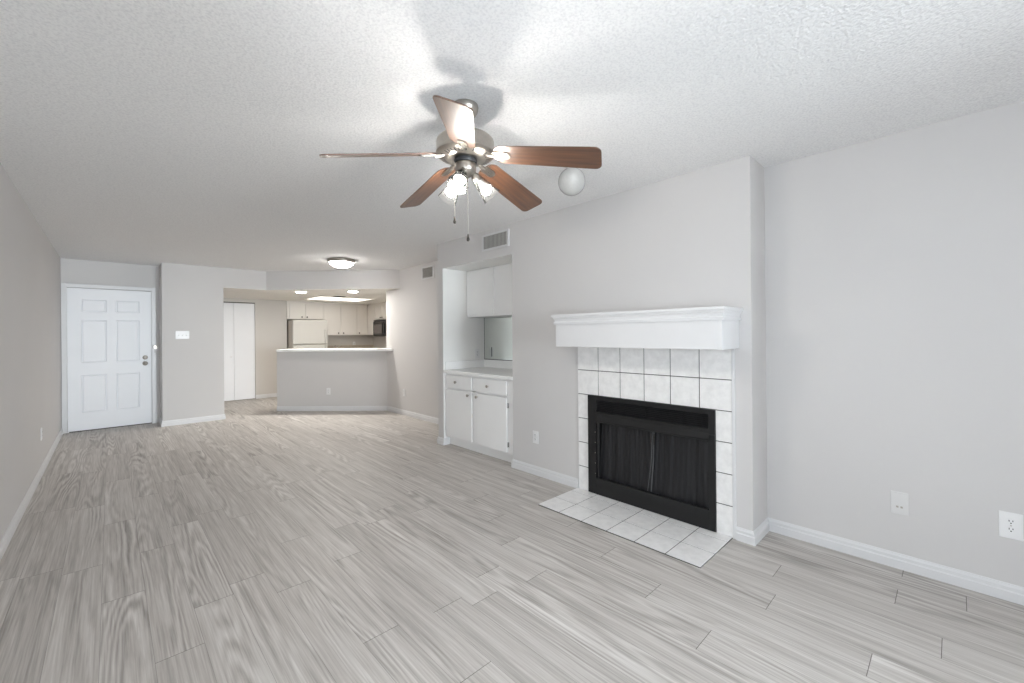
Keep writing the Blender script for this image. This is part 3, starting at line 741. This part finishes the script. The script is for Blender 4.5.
link('edge_strip', MB().box(NX-0.0075, NX-0.001, NY1-0.006, NY1-0.001, 1.006, 1.549), 'darkmetal', t, L0)
link('bottom_channel', MB().box(NX-0.009, NX-0.001, NY0+0.003, NY1-0.001, 1.0045, 1.012), 'darkmetal', t, L0)
link('outlet_slot', MB().box(NX-0.0078, NX-0.006, 4.112, 4.124, 1.045, 1.165), 'slot', t, L0)

# ------------------------------------------------------------------ breakfast bar top
fl = (2.092, 8.168); d_ = 0.44
bk = off2(fl, d_)
poly = [fl, (3.542, fl[0]+fl[1]-3.542), (3.542, 6.957), (bk[0]+bk[1]-6.957, 6.957), bk]
o = link('bar_countertop', MB().prism(poly, 1.056, 1.098), 'counter', bevel=0.006)
tag(recenter(o, (2.9, 7.6, 1.056)), 'long white bar countertop on the grey half wall before the kitchen', 'countertop')

# ------------------------------------------------------------------ kitchen
def upper_cabinet(label, x0, x1, z0, z1, doors, yf=10.27, group='kitchen wall cupboards'):
    t = thing('wall_cupboard', label, 'cabinet', ((x0+x1)/2, 10.43, z0), 0, group); L0 = t.location
    link('body', MB().box(x0+0.001, x1-0.001, yf, YK-0.001, z0, z1), 'kcab', t, L0)
    for (a, b_, kx) in doors:
        d = link('door', MB().box(a, b_, yf-0.02, yf-0.001, z0+0.012, z1-0.055), 'kcab', t, L0, 0.003)
        link('knob', knob((kx, yf-0.02, z0+0.05), 'y'), 'darkmetal', d, L0)
    return t
upper_cabinet('short cream two-door cupboard directly above the refrigerator', 2.853, 3.625, 1.71, KC-0.001, [(2.90, 3.215, 3.155), (3.24, 3.595, 3.265)])
upper_cabinet('tall cream two-door wall cupboard right of the refrigerator', 3.625, 4.425, 1.342, KC-0.001, [(3.645, 4.02, 3.975), (4.042, 4.41, 4.095)])
upper_cabinet('tall cream single-door wall cupboard in the kitchen corner', 4.425, 4.72, 1.342, KC-0.001, [(4.44, 4.70, 4.49)])
sx = 4.72
def side_cabinet(label, y0, y1, z0, doors):
    t = thing('wall_cupboard', label, 'cabinet', (4.88, (y0+y1)/2, z0), 0, 'kitchen wall cupboards'); L0 = t.location
    link('body', MB().box(sx, KX1-0.001, y0+0.001, y1-0.001, z0, KC-0.001), 'kcab', t, L0)
    for (a, b_, ky) in doors:
        d = link('door', MB().box(sx-0.02, sx-0.001, a, b_, z0+0.012, KC-0.055), 'kcab', t, L0, 0.003)
        if ky: link('knob', knob((sx-0.02, ky, z0+0.05)), 'darkmetal', d, L0)
side_cabinet('narrow cream wall cupboard between kitchen corner and black microwave', 9.83, 10.245, 1.342, [(9.845, 10.235, None)])
side_cabinet('short cream two-door cupboard above the black microwave', 9.07, 9.83, 1.712, [(9.455, 9.82, 9.50), (9.08, 9.445, 9.41)])
t = thing('microwave', 'black over-the-range microwave under the short kitchen cupboard', 'microwave', (4.86, 9.45, 1.31)); L0 = t.location
link('body', MB().box(4.68, KX1-0.001, 9.072, 9.826, 1.31, 1.703), 'gloss_black', t, L0, 0.004)
d = link('door', MB().box(4.655, 4.679, 9.26, 9.82, 1.325, 1.665), 'gloss_black', t, L0, 0.004)
link('window', MB().box(4.652, 4.655, 9.37, 9.76, 1.375, 1.60), 'mwglass', d, L0)
link('handle', MB().tube([(4.65, 9.29, 1.36), (4.628, 9.29, 1.38), (4.628, 9.29, 1.61), (4.65, 9.29, 1.63)], 0.009, 10), 'gloss_black', d, L0)
link('control_panel', MB().box(4.657, 4.679, 9.075, 9.255, 1.325, 1.665), 'gloss_black', t, L0, 0.003)
link('vent_grille', MB().box(4.665, 4.679, 9.075, 9.82, 1.67, 1.70), 'fireblack', t, L0, 0.002)

t = thing('refrigerator', 'off-white top-freezer refrigerator behind the breakfast bar', 'refrigerator', (3.245, 10.2, 0)); L0 = t.location
RX0, RX1 = 2.878, 3.612
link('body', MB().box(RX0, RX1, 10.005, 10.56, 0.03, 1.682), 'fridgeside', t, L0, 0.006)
d = link('freezer_door', MB().box(RX0, RX1, 9.935, 10.0, 1.148, 1.686), 'fridge', t, L0, 0.012)
link('handle', MB().box(RX1-0.07, RX1-0.035, 9.905, 9.935, 1.17, 1.48), 'fridge', d, L0, 0.008)
d = link('door', MB().box(RX0, RX1, 9.935, 10.0, 0.10, 1.132), 'fridge', t, L0, 0.012)
link('handle', MB().box(RX1-0.07, RX1-0.035, 9.905, 9.935, 0.75, 1.12), 'fridge', d, L0, 0.008)
link('base_grille', MB().box(RX0+0.01, RX1-0.01, 9.975, 10.003, 0.012, 0.09), 'slot', t, L0)
for x in (RX0+0.06, RX1-0.06): link('foot', MB().cyl((x, 10.08, 0), (x, 10.08, 0.032), 0.02), 'slot', t, L0)

t = thing('kitchen_base_cabinet', 'cream base cabinet along the kitchen back wall under the backsplash', 'cabinet', (4.2, 10.3, 0)); L0 = t.location
link('body', MB().box(3.66, KX1-0.002, 10.0, YK-0.002, 0.1, 0.868), 'kcab', t, L0)
link('toe_kick', MB().box(3.66, KX1-0.002, 10.06, YK-0.002, 0, 0.1), 'kcab', t, L0)
for i in range(2):
    a = 3.68+i*0.34
    d = link('door', MB().box(a, a+0.32, 9.98, 9.999, 0.12, 0.68), 'kcab', t, L0, 0.003); link('knob', knob((a+(0.28 if i == 0 else 0.04), 9.98, 0.64), 'y'), 'darkmetal', d, L0)
    d = link('drawer', MB().box(a, a+0.32, 9.98, 9.999, 0.70, 0.85), 'kcab', t, L0, 0.003); link('knob', knob((a+0.16, 9.98, 0.775), 'y'), 'darkmetal', d, L0)
o = link('kitchen_countertop', MB().box(3.655, KX1-0.002, 9.97, YK-0.002, 0.869, 0.906), 'counter', bevel=0.004)
tag(recenter(o, (4.2, 10.3, 0.869)), 'white kitchen countertop along the back wall, right of the refrigerator', 'countertop')
o = link('kitchen_backsplash', MB().box(3.655, KX1-0.002, YK-0.016, YK-0.002, 0.907, 1.085), 'backsplash', bevel=0.002)
tag(recenter(o, (4.2, YK-0.009, 0.907)), 'low beige backsplash strip on the kitchen back wall', 'backsplash')
t = thing('faucet', 'chrome faucet with raised lever, right of the refrigerator', 'faucet', (4.02, 10.42, 0.906)); L0 = t.location; fx_, fy_, fz_ = L0
link('base', MB().lathe([(0.028, 0), (0.026, 0.01), (0.02, 0.016), (0.018, 0.11), (0.016, 0.12), (0, 0.122)], 20, Matrix.Translation(L0)), 'chrome', t, L0)
link('spout', MB().tube([(fx_, fy_, fz_+0.1), (fx_-0.03, fy_-0.03, fz_+0.16), (fx_-0.08, fy_-0.08, fz_+0.19), (fx_-0.13, fy_-0.13, fz_+0.175), (fx_-0.14, fy_-0.14, fz_+0.15)], 0.011, 10), 'chrome', t, L0)
link('lever', MB().tube([(fx_, fy_, fz_+0.12), (fx_+0.02, fy_, fz_+0.15), (fx_+0.1, fy_-0.01, fz_+0.215)], [0.012, 0.01, 0.008], 10), 'chrome', t, L0)
t = thing('kitchen_range', 'white electric range below the black microwave, behind the bar', 'range', (4.71, 9.45, 0)); L0 = t.location
link('body', MB().box(4.39, KX1-0.004, 9.07, 9.83, 0.03, 0.90), 'fridge', t, L0, 0.004)
link('cooktop', MB().box(4.37, KX1-0.004, 9.07, 9.83, 0.901, 0.918), 'fridge', t, L0, 0.003)
for (x, y, r) in ((4.53, 9.26, 0.09), (4.53, 9.64, 0.075), (4.79, 9.26, 0.075), (4.79, 9.64, 0.09)):
    sp = [(x+r*(0.2+0.8*i/60)*math.cos(i*0.45), y+r*(0.2+0.8*i/60)*math.sin(i*0.45), 0.925) for i in range(61)]
    link('burner', MB().tube(sp, 0.006, 6), 'darkmetal', t, L0)
bp_ = link('backguard', MB().box(4.94, KX1-0.004, 9.07, 9.83, 0.919, 1.10), 'fridge', t, L0, 0.006)
for y in (9.17, 9.27, 9.63, 9.73): link('knob', MB().cyl((4.94, y, 1.0), (4.915, y, 1.0), 0.02), 'slot', bp_, L0)
d = link('oven_door', MB().box(4.365, 4.389, 9.08, 9.82, 0.20, 0.84), 'fridge', t, L0, 0.005)
link('handle', MB().tube([(4.365, 9.15, 0.78), (4.33, 9.15, 0.78), (4.33, 9.75, 0.78), (4.365, 9.75, 0.78)], 0.011, 10), 'chrome', d, L0)
for (x, y) in ((4.45, 9.13), (4.45, 9.77), (4.95, 9.13), (4.95, 9.77)): link('foot', MB().cyl((x, y, 0), (x, y, 0.031), 0.018), 'slot', t, L0)

# ------------------------------------------------------------------ ceiling lights of kitchen and dining end
def downlight(label, x, y):
    t = thing('recessed_light', label, 'ceiling light', (x, y, KC), 0, 'recessed kitchen lights'); L0 = t.location
    Mx = Matrix.Translation((x, y, KC))
    link('trim_ring', MB().shell([(0.075, -0.001), (0.076, -0.006), (0.096, -0.007), (0.1, -0.001)], 32, Mx), 'trim', t, L0)
    link('lens', MB().lathe([(0.078, -0.001), (0.07, -0.006), (0, -0.009)], 32, Mx), 'down', t, L0)
downlight('left round recessed light in the dropped ceiling over the bar', 2.485, 8.11)
downlight('right round recessed light in the dropped ceiling over the bar', 3.15, 7.44)
t = thing('panel_light', 'large square glowing diffuser panel recessed in the kitchen ceiling', 'ceiling light', (3.645, 9.285, KC+0.01)); L0 = t.location
link('diffuser', MB().box(LP[0]+0.022, LP[1]-0.022, LP[2]+0.022, LP[3]-0.022, KC+0.014, KC+0.02), 'diffuser', t, L0)
m = MB(); m.box(LP[0]+0.002, LP[0]+0.024, LP[2]+0.002, LP[3]-0.002, KC+0.008, KC+0.0135); m.box(LP[1]-0.024, LP[1]-0.002, LP[2]+0.002, LP[3]-0.002, KC+0.008, KC+0.0135)
m.box(LP[0]+0.024, LP[1]-0.024, LP[2]+0.002, LP[2]+0.024, KC+0.008, KC+0.0135); m.box(LP[0]+0.024, LP[1]-0.024, LP[3]-0.024, LP[3]-0.002, KC+0.008, KC+0.0135)
link('frame', m, 'trim', t, L0)
t = thing('ceiling_register', 'small dark slotted register on the kitchen ceiling beside the light panel', 'vent', (3.34, 8.55, KC)); L0 = t.location
link('frame', MB().box(3.22, 3.46, 8.49, 8.61, KC-0.006, KC-0.001), 'ventback', t, L0, 0.001)
for i in range(5): link('louvre', MB().box(3.235, 3.445, 8.505+i*0.022, 8.508+i*0.022, KC-0.012, KC-0.006), 'slot', t, L0)
t = thing('flush_ceiling_light', 'lit frosted dome light with nickel rim on the ceiling before the kitchen', 'ceiling light', (2.443, 6.16, CH)); L0 = t.location
Mx = Matrix.Translation(L0)
link('rim', MB().shell([(0.10, -0.001), (0.188, -0.004), (0.192, -0.012), (0.190, -0.03), (0.176, -0.048), (0.168, -0.05), (0.166, -0.04)], 40, Mx), 'nickel', t, L0)
link('dome', MB().shell([(0.167, -0.044), (0.155, -0.068), (0.125, -0.094), (0.085, -0.112), (0.04, -0.121), (0, -0.123)], 40, Mx), 'dome', t, L0)
link('finial', MB().lathe([(0.008, -0.122), (0.011, -0.127), (0.007, -0.134), (0, -0.136)], 14, Mx), 'nickel', t, L0)

t = thing('globe_light', 'unlit round white glass globe light hanging from the ceiling near the fireplace', 'ceiling light', (2.188, 1.722, CH)); L0 = t.location
Mx = Matrix.Translation(L0)
link('fitter', MB().lathe([(0.06, -0.001), (0.058, -0.008), (0.035, -0.014), (0.033, -0.035), (0.034, -0.04), (0.0, -0.041)], 28, Mx), 'trim', t, L0)
R = 0.089; prof = []
for k in range(25):
    a = 0.38+(PI-0.38)*k/24
    prof.append((R*math.sin(a) if k < 24 else 0.0, -0.116+R*math.cos(a)))
link('globe', MB().shell(prof, 36, Mx), 'globe', t, L0)
link('bulb', MB().sphere((L0[0], L0[1], CH-0.095), 0.028), 'plastic', t, L0)

# ------------------------------------------------------------------ ceiling fan
FC = Vector((1.25, 1.63, CH))
fan = thing('ceiling_fan', 'five-blade brushed nickel ceiling fan with walnut blades and three lit glass shades', 'ceiling fan', FC)
def Z(h): return h-CH
link('canopy', MB().lathe([(0.062, -0.001), (0.064, -0.012), (0.061, -0.03), (0.052, -0.046), (0.03, -0.058), (0.016, -0.061), (0, -0.061)], 36), 'nickel', fan)
link('downrod', MB().cyl((0, 0, Z(2.39)), (0, 0, Z(2.30)), 0.013, 18), 'nickel', fan)
hs = link('motor_housing', MB().lathe([(0.0, Z(2.318)), (0.03, Z(2.318)), (0.035, Z(2.302)), (0.085, Z(2.292)), (0.125, Z(2.278)), (0.137, Z(2.266)), (0.139, Z(2.255)), (0.139, Z(2.212)), (0.142, Z(2.208)), (0.142, Z(2.202)), (0.136, Z(2.196)), (0.128, Z(2.19)), (0.088, Z(2.179)), (0.075, Z(2.177)), (0, Z(2.177))], 48), 'nickel', fan)
for i in range(40):
    a = 2*PI*i/40
    if i % 8 == 3: continue
    c, s_ = math.cos(a), math.sin(a); tx, ty = -s_*0.0032, c*0.0032
    r0, z0, r1, z1 = 0.098, Z(2.1812), 0.122, Z(2.1870)
    link('vent_slot', MB().add([(r0*c-tx, r0*s_-ty, z0), (r0*c+tx, r0*s_+ty, z0), (r1*c+tx, r1*s_+ty, z1), (r1*c-tx, r1*s_-ty, z1)], [(0, 1, 2, 3)]), 'slot', hs)
link('flywheel', MB().lathe([(0.0, Z(2.178)), (0.054, Z(2.178)), (0.056, Z(2.17)), (0.052, Z(2.158)), (0, Z(2.158))], 36), 'slot', fan)
link('switch_housing', MB().lathe([(0, Z(2.159)), (0.047, Z(2.159)), (0.050, Z(2.154)), (0.050, Z(2.125)), (0.046, Z(2.114)), (0.03, Z(2.10)), (0.012, Z(2.088)), (0.008, Z(2.076)), (0, Z(2.074))], 36), 'nickel', fan)
DROOP, PIT, ROOT = math.radians(9.0), math.radians(17.0), Z(2.187)
def blade_mesh():
    out = []
    def w(x): return 0.058+0.0125*min(1, (x-0.15)/0.45)
    L_, Rr = 0.652, 0.03
    top = []
    n = 14
    # right-hand outline (y>0) from root to tip
    for i in range(9):
        a = PI/2*i/8; top.append((0.145+0.05*(1-math.cos(a)), 0.018+(w(0.2)-0.018)*math.sin(a)))
    for i in range(1, 8): x = 0.195+(L_-Rr-0.195)*i/8; top.append((x, w(x)))
    for i in range(7): a = PI/2*i/6; top.append((L_-Rr+Rr*math.sin(a), w(L_)-Rr+Rr*math.cos(a)))
    poly = top+[(x, -y) for x, y in reversed(top)]
    m = MB(); m.prism(list(reversed(poly)), -0.003, 0.003)
    return m
for k in range(5):
    az = math.radians(-131.3+72*k)
    Mb = Matrix.Rotation(az, 4, 'Z') @ Matrix.Translation((0.145, 0, ROOT-0.002)) @ Matrix.Rotation(DROOP, 4, 'Y') @ Matrix.Rotation(-PIT, 4, 'X') @ Matrix.Translation((-0.145, 0, 0))
    o = link('blade', blade_mesh(), 'blade', fan, bevel=0.0015); o.matrix_local = Mb
    # bracket: arm from the flywheel and a plate under the blade
    m = MB(); pl_ = []
    for i in range(13): a = PI/2-PI*i/12; pl_.append((0.205+0.022*math.cos(a), 0.022*math.sin(a)))
    pl_ = pl_+[(0.150, -0.024), (0.138, -0.016), (0.138, 0.016), (0.150, 0.024)]
    m.prism(list(reversed(pl_)), -0.0085, -0.0035)
    for yy in (-0.011, 0.0, 0.011): m.box(0.16, 0.208, yy-0.0018, yy+0.0018, -0.0105, -0.0084)
    m.tube([(0.15, 0, -0.006), (0.12, 0, -0.007), (0.09, 0, 0.002), (0.06, 0, 0.004)], [0.011, 0.010, 0.011, 0.012], 10)
    link('blade_bracket', m, 'nickel', o)
Rl = 0.0
for k, azd in enumerate((-143, -23, 97)):
    az = math.radians(azd); tilt = math.radians(46)
    ax = Vector((math.cos(az)*math.cos(tilt), math.sin(az)*math.cos(tilt), -math.sin(tilt)))
    neck = Vector((math.cos(az)*0.048, math.sin(az)*0.048, Z(2.100)))
    q = Vector((0, 0, 1)).rotation_difference(ax).to_matrix().to_4x4()
    Mx = Matrix.Translation(neck) @ q
    m = MB().tube([(math.cos(az)*0.03, math.sin(az)*0.03, Z(2.130)), (math.cos(az)*0.044, math.sin(az)*0.044, Z(2.118)), neck], 0.009, 10)
    m.lathe([(0.0, -0.012), (0.016, -0.012), (0.021, -0.004), (0.022, 0.022), (0.018, 0.026), (0, 0.026)], 24, Mx)
    arm = link('lamp_holder', m, 'nickel', fan)
    rib = lambda t_, a: 0.0 if t_ < 0.3 else 0.035*(t_-0.3)*math.cos(a*10)
    sh = link('glass_shade', MB().shell([(0.0225, 0.008), (0.026, 0.022), (0.031, 0.045), (0.036, 0.07), (0.041, 0.095), (0.047, 0.118), (0.049, 0.125), (0.047, 0.125), (0.039, 0.095), (0.029, 0.045), (0.0205, 0.01)], 60, Mx, rib), 'shade', arm)
    bl = link('bulb_base', MB().shell([(0.0, 0.024), (0.012, 0.026), (0.014, 0.04), (0.021, 0.058), (0.0252, 0.071)], 24, Mx), 'plastic', arm)
    link('bulb', MB().lathe([(0.0, 0.0700), (0.025, 0.0705), (0.0262, 0.076), (0.0235, 0.091), (0.012, 0.101), (0, 0.103)], 24, Mx), 'bulb', arm)
for k, (dx, dy, z1, za) in enumerate(((-0.035, 0.045, 1.905, 2.12), (0.002, -0.012, 1.815, 2.085))):
    pc = link('pull_chain', MB().tube([(dx, dy, Z(za)), (dx, dy, Z((za+z1)/2)), (dx, dy, Z(z1))], 0.0015, 6), 'nickel', fan)
    link('chain_fob', MB().lathe([(0, Z(z1)+0.002), (0.003, Z(z1)), (0.004, Z(z1)-0.012), (0.0075, Z(z1)-0.024), (0.0065, Z(z1)-0.032), (0, Z(z1)-0.036)], 14, Matrix.Translation((dx, dy, 0))), 'darkmetal', pc)
